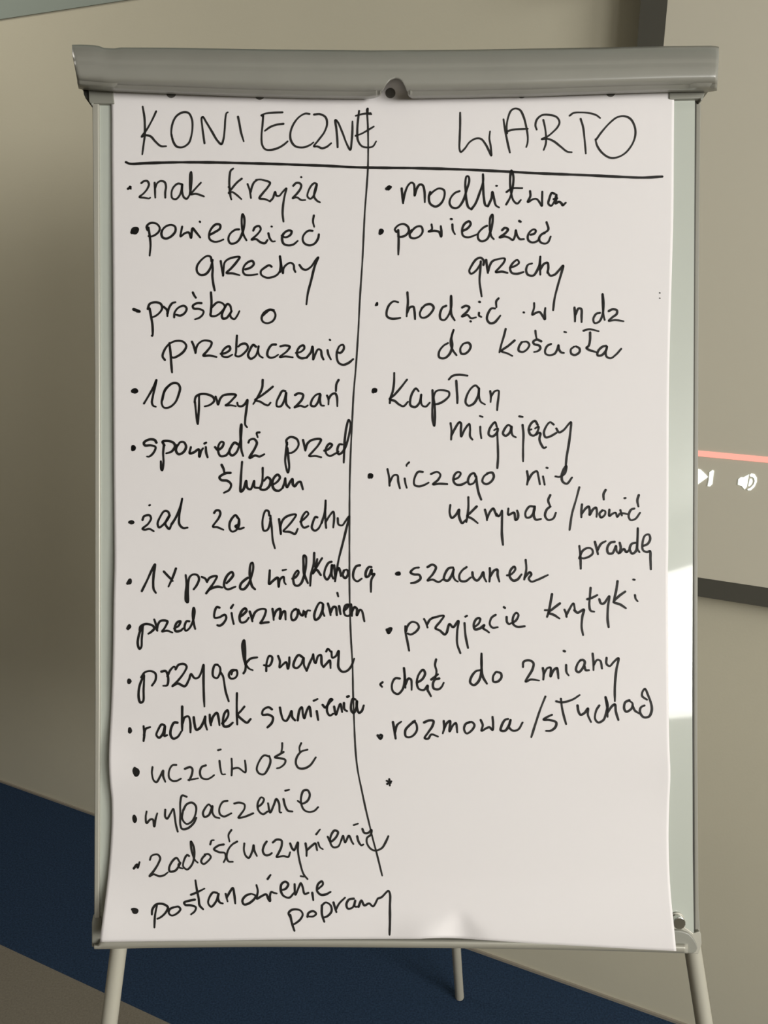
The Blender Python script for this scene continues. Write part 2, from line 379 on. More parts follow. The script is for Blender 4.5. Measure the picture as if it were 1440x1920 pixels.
RG(700, 400, 3, [
    ('bullet_mark', "38,114 42,94 52,98 46,112 40,104", 4.6),
    ('written_word:powiedziec', "130,105 122,90 140,68 170,60 195,75 200,100 180,125 150,132 140,128; 140,95 143,150 141,232;"
     "215,95 205,115 210,135 235,140 265,125 278,100 270,75 245,75 225,90 210,110;"
     "328,62 330,90 312,102 345,98 370,105 382,130 383,100 380,72;"
     "445,62 448,95 460,118; 437,32 442,33;"
     "500,100 530,85 548,60 540,45 515,58 500,90 505,125 530,135 560,128 583,118;"
     "640,70 620,80 590,115 592,145 610,157 640,145 660,100 672,40 670,8 660,20 655,60 657,100 665,130 678,145;"
     "725,95 740,82 758,90 745,110 712,135 740,130 765,138 785,150 798,125 802,95 810,125 825,145 847,145; 821,43 829,47;"
     "885,120 905,115 915,98 905,90 885,100 870,125 872,150 890,163 915,160 935,145;"
     "965,110 945,120 932,145 945,165 970,170 985,160 998,130; 975,50 985,90 970,105 958,108", 4.3),
    ('written_word:grzechy', "620,290 622,268 605,250 580,258 550,300 540,325 550,340 580,320 605,280; 605,270 602,320 598,380 605,435 610,468;"
     "635,262 640,300 645,335; 647,325 655,295 670,270 700,258 740,255 735,275 710,305 690,330 725,328 755,335;"
     "770,305 800,295 820,278 810,262 785,280 770,310 780,335 810,340 845,330;"
     "893,282 870,290 860,320 870,345 900,350 920,325 935,290;"
     "935,290 940,243 938,300 940,345; 940,315 960,285 980,278 985,305 980,335;"
     "980,325 995,350 1020,345 1045,320 1068,295 1060,330 1040,400 1020,480 1012,545", 4.2),
])
RG(700, 540, 3, [
    ('bullet_mark', "15,97 22,84 22,95", 3.8),
    ('written_word:chodzic', "140,80 115,75 90,95 75,135 78,160 100,172 130,172 152,168;"
     "192,25 195,80 190,130 188,160; 190,140 205,110 225,105 232,130 235,175;"
     "275,110 262,145 270,165 295,165 325,140 340,110 325,92 295,95 270,120;"
     "410,100 390,110 375,150 380,175 400,180 425,150 440,100 438,45 437,100 440,150 458,182;"
     "500,110 520,100 540,108 530,130 500,160 530,152 550,170 578,165; 595,140 595,155 608,163; 596,78 600,79; 547,187 549,188;"
     "685,115 665,115 645,145 640,175 655,197 680,195 700,175 715,155; 705,58 692,75 693,108", 4.2),
    ('written_word:w', "905,85 905,110 895,150 915,140 935,135 955,160 965,175 965,140 968,112; 846,137 848,138", 4.2),
    ('written_word:ndz', "1132,110 1135,150 1135,188; 1137,150 1155,115 1170,118 1172,160 1172,192;"
     "1275,140 1255,145 1238,175 1245,197 1270,190 1290,150 1295,90 1290,35 1292,100 1295,150 1302,180;"
     "1325,130 1345,120 1370,125 1370,145 1345,165 1325,185 1360,180 1408,187", 4.2),
    ('written_word:do', "420,310 395,325 370,360 372,390 400,395 430,370 445,320 440,280 452,236 435,300 445,345 468,378;"
     "505,315 490,340 495,368 515,370 540,350 548,325 535,308 510,312", 4.2),
    ('written_word:kosciola', "745,230 735,270 720,320 710,362; 795,295 760,325 722,355 755,368 782,382;"
     "835,305 820,330 818,352 840,360 865,345 878,320 865,303 840,303;"
     "945,300 920,290 900,302 905,315 935,325 940,340 925,355 905,360; 912,240 915,265 920,290;"
     "1000,315 980,325 967,350 970,370 990,378 1020,370 1035,345 1042,322 1045,345 1057,362 1072,365; 1075,247 1085,249;"
     "1130,330 1112,345 1115,370 1135,377 1160,360 1160,340 1140,328;"
     "1220,250 1219,295 1212,325 1200,337 1218,350 1235,355 1257,362; 1183,240 1215,232 1268,243;"
     "1310,325 1290,330 1265,355 1262,378 1285,378 1310,350 1315,330 1308,360 1312,385 1335,395 1365,375 1395,342", 4.2),
])
RG(680, 690, 3, [
    ('bullet_mark', "60,134 62,122 74,122 72,132 62,128", 4.8),
    ('written_word:kaplan', "178,28 177,80 170,130 157,170 153,198; 250,65 215,110 180,150 153,175 180,185 205,205 230,215 255,190;"
     "315,130 300,115 280,140 268,180 270,210 295,220 320,195 330,150 328,180 335,210 355,217 378,195;"
     "393,125 395,180 392,240 395,300 403,325 407,280 405,210 400,160 415,130 450,125 485,135 487,155 465,180 430,200 400,205;"
     "527,72 530,120 533,165 533,198; 485,65 505,45 540,38 590,43;"
     "650,110 635,98 610,115 585,160 580,195 595,212 625,200 650,155 655,115 655,160 665,190 688,205;"
     "718,130 722,160 720,192; 722,160 745,130 765,128 765,160 760,200 757,237", 4.2),
    ('written_word:migajacy', "495,310 500,350 498,403; 500,380 520,340 545,305 553,310 553,350 555,385 575,345 600,315 605,340 605,385 618,403;"
     "662,330 663,360 668,395; 660,270 675,275;"
     "755,330 745,305 725,325 712,350 710,375 730,385 755,365 760,340 740,350; 757,360 760,420 762,500 758,563;"
     "835,330 820,320 798,345 790,370 805,382 830,360 838,330 838,360 845,380 862,390;"
     "900,320 905,370 903,440 903,525; 882,272 900,275;"
     "985,320 970,298 950,310 935,345 945,375 965,380 985,355 990,330 970,340; 935,350 950,345; 975,375 990,365 1000,368 995,400 1005,430 1020,450 1032,445;"
     "1075,318 1055,305 1035,325 1020,365 1030,390 1055,385 1090,365;"
     "1090,340 1105,362 1130,350 1160,315 1172,305 1170,350 1160,430 1148,500 1142,570", 4.2),
])
RG(680, 870, 2.5714, [
    ('bullet_mark', "32,64 34,52 44,54 42,64 34,58", 4.4),
    ('written_word:niczego', "120,25 128,65 130,105; 130,90 150,55 168,55 172,85 180,118;"
     "203,70 207,95 213,115; 224,-8 212,5 212,10;"
     "290,38 268,38 250,70 250,100 270,108 300,100 318,90;"
     "330,48 360,38 375,52 365,75 340,98 370,95 408,97;"
     "440,75 462,65 473,45 462,38 445,50 438,80 450,98 475,100 500,88;"
     "545,60 538,45 522,50 508,80 515,98 535,92 548,70; 548,60 552,100 560,140 572,172;"
     "605,45 585,60 578,85 595,97 620,85 633,60 625,42 600,45", 4.3),
    ('written_word:nie', "793,35 798,70 793,100; 798,80 820,45 840,35 848,60 855,98;"
     "870,60 878,100; 887,18 892,19;"
     "930,60 950,62 975,45 982,10 970,25 960,60 965,85 985,95 1010,65", 4.3),
    ('written_word:ukrywac', "423,198 420,235 430,260 450,245 465,220 465,250 480,285 497,270;"
     "510,160 510,210 505,255 500,280; 550,205 520,235 505,250 530,265 555,285;"
     "590,220 598,250 600,272; 600,265 615,230 630,215 640,235 645,250;"
     "645,240 655,252 665,242 672,225 672,280 672,340 677,390;"
     "703,215 703,245 730,235 738,270 748,262 750,240 745,225;"
     "825,205 805,205 785,235 790,258 810,255 828,225 830,205 825,245 835,268 860,265;"
     "905,205 888,220 880,250 895,270 920,262 932,235; 905,150 895,175 905,205", 4.4),
    ('slash_mark', "1045,112 1030,170 1010,240 998,318", 4),
    ('written_word:mowic', "1058,195 1055,225 1055,257; 1057,240 1075,215 1090,205 1095,225 1095,245 1110,220 1125,210 1130,230 1128,255;"
     "1155,225 1142,240 1150,258 1168,245 1170,228 1155,222; 1172,125 1162,145 1163,172;"
     "1190,220 1190,250 1205,240 1220,235 1228,255 1240,240 1260,238 1278,242; 1263,165 1268,164; 1243,222 1250,248;"
     "1310,215 1295,220 1283,250 1292,270 1315,265 1338,235; 1332,150 1325,175 1330,205", 4.2),
    ('written_word:prawde', "1045,395 1050,440 1052,505; 1045,455 1060,420 1085,405 1105,410 1110,430 1095,445 1065,455 1045,450;"
     "1120,375 1128,405 1135,435; 1133,415 1150,385 1172,372;"
     "1215,375 1195,380 1180,405 1185,430 1205,430 1222,395 1225,420 1235,432;"
     "1240,380 1245,405 1240,428 1260,410 1272,425 1285,415;"
     "1315,380 1298,385 1288,410 1300,432 1318,420 1325,375 1327,310 1325,370 1325,410 1335,425;"
     "1352,395 1375,385 1387,360 1380,340 1362,345 1350,380 1352,415 1372,425 1385,420 1388,460 1390,508", 4.3),
])
RG(700, 1040, 2.5714, [
    ('bullet_mark', "112,92 124,88 126,94 114,96", 5),
    ('written_word:szacunek', "220,62 200,65 180,85 195,95 222,98 228,115 205,133 182,137;"
     "262,60 285,48 302,60 290,90 262,125 285,120 315,132 335,120;"
     "385,62 365,65 345,95 342,120 360,125 380,95 388,70 385,100 395,122 408,130;"
     "450,60 430,75 415,100 420,125 445,128 470,110;"
     "478,85 482,110 500,125 520,105 530,85 535,110 545,130;"
     "562,65 563,95 560,130; 563,105 585,75 598,72 600,100 608,130;"
     "645,100 665,95 685,70 680,58 662,75 658,105 675,125 695,120 715,95;"
     "735,25 738,70 728,120; 730,110 755,85 762,95 750,115 762,130 790,122 842,98", 4.4),
    ('bullet_mark', "66,362 74,378 86,356 76,358 70,368", 4.6),
    ('written_word:przyjecie', "155,345 155,370 165,420 173,463; 158,370 165,345 185,325 210,330 220,350 205,372 180,385 165,380;"
     "245,310 255,330 262,352; 260,335 275,312 295,303;"
     "285,305 340,295 325,320 300,355 320,365 345,385 355,375;"
     "355,375 368,335 385,350 410,320 405,370 405,430 420,475;"
     "440,330 445,390 457,450; 444,299 452,295;"
     "487,350 510,330 515,308 500,308 485,335 490,360 515,355 535,340 530,355 545,365 558,375;"
     "590,290 570,305 562,335 575,352 600,350;"
     "643,300 645,325 655,335 665,330; 630,253 635,257;"
     "670,330 690,315 700,290 690,280 675,300 675,335 695,348 730,345", 4.4),
    ('written_word:krytyki', "862,190 855,230 845,280 838,300; 828,268 850,268; 900,235 865,262 845,280 870,290 898,308;"
     "922,265 930,285 932,300; 932,290 945,265 965,235 972,262;"
     "970,268 985,280 1015,265 1008,300 1005,350 1012,388;"
     "1048,160 1045,200 1042,245 1048,270 1065,275; 1032,215 1055,208 1080,195;"
     "1090,215 1098,235 1112,235 1138,200 1132,250 1130,310 1135,350;"
     "1178,128 1172,170 1158,230; 1215,178 1185,200 1160,228 1190,240 1218,258;"
     "1262,195 1265,212 1275,225; 1254,120 1260,121", 4.4),
])
RG(700, 1210, 2.5714, [
    ('bullet_mark', "45,178 34,188 42,200", 3.8),
    ('written_word:chec', "128,160 105,160 90,190 95,222 118,235 140,215 152,170 148,110 152,150 155,205;"
     "155,190 170,160 182,165 185,190 185,215;"
     "210,180 235,165 250,135 240,118 220,140 210,180 220,210 245,215 262,195 262,215 270,230 278,245;"
     "318,160 298,165 288,185 292,208 315,212 330,200 340,180; 303,68 298,95 305,125 300,155; 280,165 312,140", 4.4),
    ('written_word:do', "515,120 495,125 472,155 468,180 485,192 510,170 522,110 522,40 522,100 528,150 548,185;"
     "590,130 578,150 580,175 600,175 618,155 615,135 595,128", 4.4),
    ('written_word:zmiany', "722,105 725,80 750,72 772,85 768,115 735,175 760,165 800,170;"
     "818,110 822,135 820,165; 822,140 840,110 855,108 855,150 870,120 885,110 890,130 893,160;"
     "930,95 932,130 942,145; 919,27 924,29;"
     "1000,70 985,90 978,120 990,130 1010,110 1020,80 1010,70 995,75; 1018,100 1025,120 1040,120;"
     "1058,40 1062,85 1062,120; 1063,95 1080,70 1095,75 1103,112;"
     "1125,60 1125,90 1140,100 1160,80 1182,62 1172,120 1165,200 1165,270", 4.3),
    ('bullet_mark', "22,435 35,450 42,435 35,432", 4.6),
    ('written_word:rozmowa', "95,370 102,410 108,450; 105,420 115,385 135,368;"
     "200,365 175,385 155,410 158,440 185,440 210,410 205,375 190,368;"
     "245,372 270,362 290,365 285,390 265,420 248,448 265,450 280,430 312,440;"
     "340,365 342,400 335,425; 342,400 355,375 370,365 368,415 385,385 398,375 405,420;"
     "465,370 445,380 438,405 450,425 475,410 488,385 475,370 455,375;"
     "518,360 528,385 522,412 545,400 560,395 575,408 578,380 575,345;"
     "650,355 635,360 618,390 615,410 635,412 655,385 662,360 655,395 675,412 700,405 720,372", 4.4),
    ('slash_mark', "830,247 805,310 785,370 762,443", 4),
    ('written_word:sluchac', "862,335 840,345 822,358 850,360 882,372 878,395 855,412 833,413;"
     "905,258 910,300 920,345 930,380; 882,270 910,275 960,262 995,240;"
     "985,290 990,320 1000,335 1020,325 1035,305 1035,335 1050,370;"
     "1090,290 1075,315 1070,355 1085,372 1110,360 1122,330 1130,290 1120,250 1128,300 1130,345;"
     "1130,325 1150,295 1165,285 1170,320 1182,360;"
     "1235,265 1215,275 1210,305 1220,320 1245,305 1250,280 1235,268; 1250,290 1262,315 1285,330;"
     "1308,290 1290,300 1287,325 1305,347 1330,343 1342,318 1342,290 1325,240 1310,210 1298,225 1297,245 1310,256 1320,262", 4.3),
])

# ------------------------------------------------------------------ materials
def mat(name, col, rough=0.6, spec=0.5, metal=0.0, coat=0.0, noise=None, bump=None, emit=None, cr=0.05):
    m = bpy.data.materials.new(name)
    m.use_nodes = True
    nt = m.node_tree
    b = nt.nodes['Principled BSDF']
    b.inputs['Base Color'].default_value = (*col, 1)
    b.inputs['Roughness'].default_value = rough
    b.inputs['Specular IOR Level'].default_value = spec
    b.inputs['Metallic'].default_value = metal
    b.inputs['Coat Weight'].default_value = coat
    b.inputs['Coat Roughness'].default_value = cr
    tc = nt.nodes.new('ShaderNodeTexCoord')
    if noise:
        sc, amt = noise
        n = nt.nodes.new('ShaderNodeTexNoise')
        n.inputs['Scale'].default_value = sc
        n.inputs['Detail'].default_value = 4
        nt.links.new(tc.outputs['Object'], n.inputs['Vector'])
        r = nt.nodes.new('ShaderNodeMapRange')
        r.inputs['From Min'].default_value = 0.3
        r.inputs['From Max'].default_value = 0.7
        r.inputs['To Min'].default_value = 1 - amt
        r.inputs['To Max'].default_value = 1 + amt
        nt.links.new(n.outputs['Fac'], r.inputs['Value'])
        v = nt.nodes.new('ShaderNodeVectorMath')
        v.operation = 'SCALE'
        v.inputs[0].default_value = col
        nt.links.new(r.outputs[0], v.inputs['Scale'])
        nt.links.new(v.outputs[0], b.inputs['Base Color'])
    if bump:
        sc, st, dist = bump
        n2 = nt.nodes.new('ShaderNodeTexNoise')
        n2.inputs['Scale'].default_value = sc
        n2.inputs['Detail'].default_value = 3
        nt.links.new(tc.outputs['Object'], n2.inputs['Vector'])
        bp = nt.nodes.new('ShaderNodeBump')
        bp.inputs['Strength'].default_value = st
        bp.inputs['Distance'].default_value = dist
        nt.links.new(n2.outputs['Fac'], bp.inputs['Height'])
        nt.links.new(bp.outputs[0], b.inputs['Normal'])
    if emit:
        b.inputs['Emission Color'].default_value = (*emit[0], 1)
        b.inputs['Emission Strength'].default_value = emit[1]
    return m


M_WALL = mat('wall_paint', (0.54, 0.508, 0.392), 0.75, 0.3, noise=(3, 0.02), bump=(240, 0.25, 0.0006))
M_UNSEEN = mat('dark_unseen_walls', (0.10, 0.075, 0.05), 0.5)  # unseen left and back walls, made dark to cut bounced light
M_CEIL = mat('ceiling_paint', (0.42, 0.42, 0.40), 0.85, 0.2)
M_SOFF = mat('lining_board_paint', (0.285, 0.325, 0.285), 0.85, 0.2)
M_BLUE = mat('blue_carpet', (0.021, 0.040, 0.076), 0.95, 0.1, noise=(260, 0.35), bump=(420, 0.6, 0.002))
M_GREY = mat('grey_carpet', (0.19, 0.172, 0.135), 0.95, 0.1, noise=(240, 0.13), bump=(420, 0.6, 0.002))
M_TRIMP = mat('skirting_edge', (0.27, 0.24, 0.19), 0.6)
M_SCREEN = mat('screen_cloth', (0.56, 0.53, 0.43), 0.8, 0.2)
M_BLACK = mat('screen_black_border', (0.070, 0.067, 0.053), 0.75, 0.3)
M_CASE = mat('screen_casing', (0.7, 0.7, 0.66), 0.4)
M_RED = mat('projected_red', (0.0, 0.0, 0.0), 1, 0, emit=((1.0, 0.37, 0.29), 1.15))
M_WHT = mat('projected_white', (0.0, 0.0, 0.0), 1, 0, emit=((0.96, 1.0, 0.93), 1.1))
M_PAPER = mat('flip_paper', (0.73, 0.705, 0.70), 0.8, 0.2, bump=(900, 0.08, 0.0002))
M_INK = mat('black_marker', (0.010, 0.009, 0.008), 0.55, 0.3)
M_INK2 = mat('black_marker_thin', (0.02, 0.019, 0.017), 0.55, 0.3)
M_HOLE = mat('punch_hole_dark', (0.10, 0.095, 0.085), 0.8)
M_BOARD = mat('enamel_board', (0.46, 0.49, 0.435), 0.35, 0.5, coat=1.0, cr=0.035)
M_FRAME = mat('satin_aluminium', (0.42, 0.41, 0.35), 0.42, 0.5, metal=0.25)
M_RAIL = mat('rail_side', (0.25, 0.243, 0.205), 0.5)
M_PLAST = mat('grey_plastic', (0.24, 0.24, 0.205), 0.42, 0.5, noise=(30, 0.03))
M_BAR = mat('clamp_bar_plastic', (0.25, 0.247, 0.215), 0.30, 0.55, noise=(14, 0.03))
M_LEG = mat('painted_steel_tube', (0.40, 0.385, 0.32), 0.38, 0.5)
M_RUB = mat('black_rubber', (0.03, 0.03, 0.028), 0.7)
M_CHROME = mat('chrome', (0.62, 0.62, 0.60), 0.16, 0.5, metal=1.0)
M_DARK = mat('dark_gap', (0.05, 0.048, 0.04), 0.7)
M_GLASS = mat('window_frame_white', (0.75, 0.75, 0.72), 0.4)


# ------------------------------------------------------------------ helpers
def mesh_obj(name, verts, faces, m, parent=None, origin=None, smooth=False):
    me = bpy.data.meshes.new(name)
    if origin is None:
        origin = parent_loc(parent)
    me.from_pydata([Vector(v) - origin for v in verts], [], faces)
    me.validate()
    me.update()
    if m:
        me.materials.append(m)
    if smooth:
        for p in me.polygons:
            p.use_smooth = True
    o = bpy.data.objects.new(name, me)
    COL.objects.link(o)
    if parent is not None:
        o.parent = parent
        o.location = origin - parent_loc(parent)
    else:
        o.location = origin
    return o


def parent_loc(p):
    v = Vector((0, 0, 0))
    while p is not None:
        v = v + p.location
        p = p.parent
    return v


def fix_normals(o):
    bm = bmesh.new()
    bm.from_mesh(o.data)
    bmesh.ops.recalc_face_normals(bm, faces=bm.faces)
    bm.to_mesh(o.data)
    bm.free()


def bevel(o, wdt, seg=2, ang=40):
    b = o.modifiers.new('bevel', 'BEVEL')
    b.width = wdt
    b.segments = seg
    b.limit_method = 'ANGLE'
    b.angle_limit = math.radians(ang)
    for p in o.data.polygons:
        p.use_smooth = True
    o.modifiers.new('wn', 'WEIGHTED_NORMAL').keep_sharp = True


def prism(name, poly_a, poly_b, m, parent=None, origin=None, bev=0, seg=2):
    """solid between two matching outlines"""
    n = len(poly_a)
    vs_ = list(poly_a) + list(poly_b)
    fs = [tuple(range(n)), tuple(range(2 * n - 1, n - 1, -1))]
    for i in range(n):
        j = (i + 1) % n
        fs.append((i, n + i, n + j, j))
    o = mesh_obj(name, vs_, fs, m, parent, origin)
    fix_normals(o)
    if bev:
        bevel(o, bev, seg)
    return o


def room_box(name, s0, s1, t0, t1, z0, z1, m, parent=None, bev=0):
    a = [R(s0, t0, z0), R(s1, t0, z0), R(s1, t1, z0), R(s0, t1, z0)]
    b = [R(s0, t0, z1), R(s1, t0, z1), R(s1, t1, z1), R(s0, t1, z1)]
    org = None if parent is not None else R((s0 + s1) / 2, (t0 + t1) / 2, z0)
    return prism(name, a, b, m, parent, org, bev)


def tag(o, label=None, cat=None, group=None, kind=None):
    if label:
        o['label'] = label
    if cat:
        o['category'] = cat
    if group:
        o['group'] = group
    if kind:
        o['kind'] = kind
    return o


# ------------------------------------------------------------------ the setting
SL = -3.6
T1 = None
p1 = floor_hit(97, 1816)                       # edge between blue and grey carpet
T1 = DW - p1.dot(NV)


def struct(o):
    o['kind'] = 'structure'
    return o


struct(room_box('floor', SL, SR, T1, TB, -0.05, 0.0, M_GREY))
blue = struct(room_box('floor', SL, SR, 0.0, T1, -0.05, 0.0, M_BLUE))
struct(room_box('wall_front', SL, SR, -0.12, 0.0, -0.05, CEIL, M_WALL))
struct(room_box('wall_left', SL - 0.12, SL, -0.12, TB, -0.05, CEIL, M_UNSEEN))
struct(room_box('wall_back', SL, SR, TB, TB + 0.12, -0.05, CEIL, M_UNSEEN))
struct(room_box('baseboard_front', SL, SR, 0.0, 0.005, 0.0, 0.006, M_TRIMP))
struct(room_box('ceiling', SL - 0.12, SR + 0.12, -0.12, TB + 0.12, CEIL, CEIL + 0.1, M_CEIL))
# grey-green lining board along the top of the wall: seen in the top left corner
_, SOFZ = on_wall(0, 36, 0.003)
struct(room_box('trim_1', SL, SR, 0.0, 0.003, SOFZ, CEIL, M_SOFF))
# right-hand wall with its three windows
prev = -0.12
for i, (a, b, z0, z1, _p) in enumerate(WINS):
    struct(room_box('wall_right', SR, SR + 0.12, prev, a, -0.05, CEIL, M_WALL))
    struct(room_box('wall_right', SR, SR + 0.12, a, b, -0.05, z0, M_WALL))
    struct(room_box('wall_right', SR, SR + 0.12, a, b, z1, CEIL, M_WALL))
    prev = b
    e = bpy.data.objects.new('window_%d' % (i + 1), None)
    e.location = R(SR, (a + b) / 2, z0)
    COL.objects.link(e)
    struct(e)
    for (x0, x1, y0, y1) in ((a, a + .04, z0, z1), (b - .04, b, z0, z1), (a + .04, b - .04, z0, z0 + .04),
                             (a + .04, b - .04, z1 - .04, z1)):
        room_box('window_frame', SR + 0.03, SR + 0.09, x0, x1, y0, y1, M_GLASS, e)
struct(room_box('wall_right', SR, SR + 0.12, prev, TB + 0.12, -0.05, CEIL, M_WALL))


# ------------------------------------------------------------------ projection screen on the wall
OFF = 0.045
s_out, _ = on_wall(1198, 44, OFF)
s_in, _ = on_wall(1248, 44, OFF)
_, z_in = on_wall(1375, 1092.5, OFF)
_, z_out = on_wall(1375, 1128.5, OFF)
S_END = s_out + 1.95
Z_TOP = SOFZ - 0.005
scr = bpy.data.objects.new('projection_screen', None)
scr.location = R((s_out + S_END) / 2, 0.0, z_out)
COL.objects.link(scr)
tag(scr, 'roll-down white projection screen with black border on the wall behind the flip chart', 'screen')
room_box('screen_cloth', s_in, S_END - 0.035, OFF - 0.002, OFF, z_in, Z_TOP - 0.06, M_SCREEN, scr)
bord = room_box('black_border', s_out, s_in, OFF - 0.003, OFF + 0.0006, z_out, Z_TOP - 0.06, M_BLACK, scr)
room_box('black_border', s_in, S_END - 0.035, OFF - 0.003, OFF + 0.0006, z_out, z_in, M_BLACK, scr)
room_box('black_border', S_END - 0.035, S_END, OFF - 0.003, OFF + 0.0006, z_out, Z_TOP - 0.06, M_BLACK, scr)
room_box('screen_casing', s_out - 0.02, S_END + 0.02, 0.0, 0.09, Z_TOP - 0.07, Z_TOP, M_CASE, scr, 0.008)


def proj_shape(name, pix, m, close=True):
    """flat shape of the projected picture, lying on the cloth"""
    top, bot = [], []
    for (x, y) in pix:
        s, z = on_wall(x, y, OFF + 0.0012)
        top.append(R(s, OFF + 0.0012, z))
        bot.append(R(s, OFF + 0.0002, z))
    return prism(name, top, bot, m, scr)


# red progress line
sa, za0 = on_wall(1308, 844.5, OFF)
_, za1 = on_wall(1308, 855, OFF)
room_box('progress_line', sa - 0.55, S_END - 0.10, OFF + 0.0002, OFF + 0.0012, za1, za0, M_RED, scr)
tag(scr.children[-1], 'projected red progress line')
q = lambda L: [(1290 + x / 9.6, 820 + y / 9.6) for x, y in L]
tag(proj_shape('next_icon', q([(135, 560), (170, 565), (225, 580), (290, 640), (360, 715), (300, 760), (190, 840), (110, 885)]), M_WHT), 'projected white skip triangle')
proj_shape('next_icon', q([(385, 630), (440, 590), (470, 605), (455, 700), (440, 840), (395, 885), (350, 878), (372, 770)]), M_WHT)
tag(proj_shape('volume_icon', q([(905, 755), (950, 720), (1000, 720), (1100, 665), (1082, 760), (1060, 890), (1020, 940), (965, 875), (895, 855)]), M_WHT), 'projected white loudspeaker symbol')
proj_shape('volume_icon', q([(1112, 745), (1150, 745), (1165, 790), (1150, 840), (1110, 880), (1082, 880), (1095, 810)]), M_WHT)
proj_shape('volume_icon', q([(1110, 680), (1140, 650), (1200, 665), (1240, 730), (1240, 800), (1200, 890), (1130, 955), (1080, 955), (1068, 935), (1130, 905), (1180, 850), (1200, 790), (1190, 740), (1160, 715), (1118, 705)]), M_WHT)


# ------------------------------------------------------------------ flip chart
DB = 0.956                                   # distance of the board face from the lens


def B(px, py, z=0.0):
    """point on the leaning board: z is the height above the board face"""
    return CAM + ray(px, py) * (DB - z)


foot = floor_hit(861, 1872)
fc = bpy.data.objects.new('flip_chart', None)
fc.location = Vector((foot.x - 0.08, foot.y - 0.5, 0))
COL.objects.link(fc)
tag(fc, 'grey tripod flip chart easel with curved top clamp bar, standing on the blue carpet', 'flip chart')


def plate(name, pix, z0, z1, m, bev=0.001, seg=2, parent=None):
    """solid slab on the board: straight walls along the board normal"""
    a = [B(x, y, z1) for x, y in pix]
    d = FWD * (z1 - z0)
    return prism(name, a, [p + d for p in a], m, parent or fc, None, bev, seg)


# whiteboard sheet
plate('board_panel', [(186, 176), (1303, 176), (1299.5, 900), (1298, 1300), (1299, 1600), (1301, 1748), (1301, 1776), (186, 1770)], -0.012, 0.0, M_BOARD, 0)
# side profiles
plate('side_rail', [(172.5, 190), (185, 190), (187.3, 700), (187.5, 1300), (186, 1600), (186, 1722), (176, 1722), (177.5, 1300), (177, 700)], -0.02, 0.0035, M_FRAME, 0.0015, 3)
plate('side_rail', [(1304.8, 184), (1314.5, 184), (1311.5, 500), (1309, 1000), (1308.5, 1400), (1310.5, 1700), (1314, 1755), (1302.5, 1755), (1300.4, 1400), (1300, 1000), (1302, 500)], -0.022, -0.004, M_RAIL, 0.0015, 3)
plate('rail_gap', [(1303, 184), (1305.4, 184), (1302.6, 500), (1300.4, 1000), (1300.8, 1400), (1303, 1745), (1301, 1745), (1299, 1400), (1298.2, 1000), (1300, 500)], -0.02, -0.0015, M_DARK, 0)
# top corner caps
plate('corner_cap', [(165, 160), (210, 160), (214, 194), (175, 193.5), (172, 198), (166.5, 189)], -0.02, 0.005, M_PLAST, 0.001)
plate('hinge_block', [(154.5, 160), (166, 160), (166.5, 186), (160.5, 185), (156.5, 176)], -0.045, 0.0, M_DARK, 0.001)
plate('corner_cap', [(1255, 160), (1320.5, 160), (1321.5, 175), (1318, 186), (1314, 189), (1313, 184), (1303, 184.5), (1264, 185.5), (1255, 185)], -0.02, 0.005, M_PLAST, 0.001)
# bottom corner pieces
plate('corner_cap', [(174, 1716), (183, 1715), (190, 1722), (192, 1768), (192, 1774), (178, 1776.5), (171.5, 1776.5), (171.5, 1730)], -0.022, 0.002, M_PLAST, 0.0015, 3)
plate('corner_cap', [(1262, 1744), (1278, 1745), (1292, 1750), (1301, 1759), (1307, 1770), (1309, 1778), (1306, 1786), (1298, 1789), (1262, 1786)], -0.015, 0.0048, M_PLAST, 0.002, 3)
plate('corner_ledge', [(1262, 1734), (1281, 1736), (1292, 1744), (1300, 1750), (1312, 1746), (1315, 1752), (1316, 1770), (1310, 1790), (1262, 1780)], -0.02, 0.001, M_FRAME, 0.001)


def smooth_profile(pts, n):
    """catmull-rom through 2-D points"""
    out = []
    P = [pts[0]] + list(pts) + [pts[-1]]
    for i in range(1, len(P) - 2):
        p0, p1_, p2, p3 = P[i - 1], P[i], P[i + 1], P[i + 2]
        for k in range(n):
            t = k / n
            out.append(tuple(0.5 * ((2 * p1_[c]) + (-p0[c] + p2[c]) * t + (2 * p0[c] - 5 * p1_[c] + 4 * p2[c] - p3[c]) * t * t
                                    + (-p0[c] + 3 * p1_[c] - 3 * p2[c] + p3[c]) * t ** 3) for c in range(len(p1_))))
    out.append(tuple(pts[-1]))
    return out


def interp(prof, y):
    if y <= prof[0][0]:
        return prof[0][1]
    for (a, va), (b, vb) in zip(prof, prof[1:]):
        if y <= b:
            return va + (vb - va) * (y - a) / (b - a)
    return prof[-1][1]


# bottom tray: a rounded rail swept along its slightly sagging line
tb = smooth_profile([(179, 1778.5), (190, 1779.5), (320, 1777), (500, 1775.5), (700, 1776.5), (850, 1778), (1000, 1780), (1150, 1783.2), (1290, 1787.5)], 10)
sec = [(-44, -0.010), (-44, 0.0), (-20, 0.0012), (-17.5, 0.005), (-14, 0.009), (-8, 0.0105), (-3, 0.008), (0, 0.002), (0, -0.010)]
tv, tf = [], []
for (x, y) in tb:
    for (dy, z) in sec:
        if x < 186:
            dy = dy * 0.45 if dy > -40 else -14
        tv.append(B(x, y + dy, z))
ns = len(sec)
for i in range(len(tb) - 1):
    for j in range(ns):
        a, b = i * ns + j, i * ns + (j + 1) % ns
        tf.append((a, b, b + ns, a + ns))
tf.append(tuple(range(ns)))
tf.append(tuple(range(len(tv) - 1, len(tv) - 1 - ns, -1)))
tray = mesh_obj('bottom_tray', tv, tf, M_FRAME, fc)
fix_normals(tray)
for p in tray.data.polygons:
    p.use_smooth = True
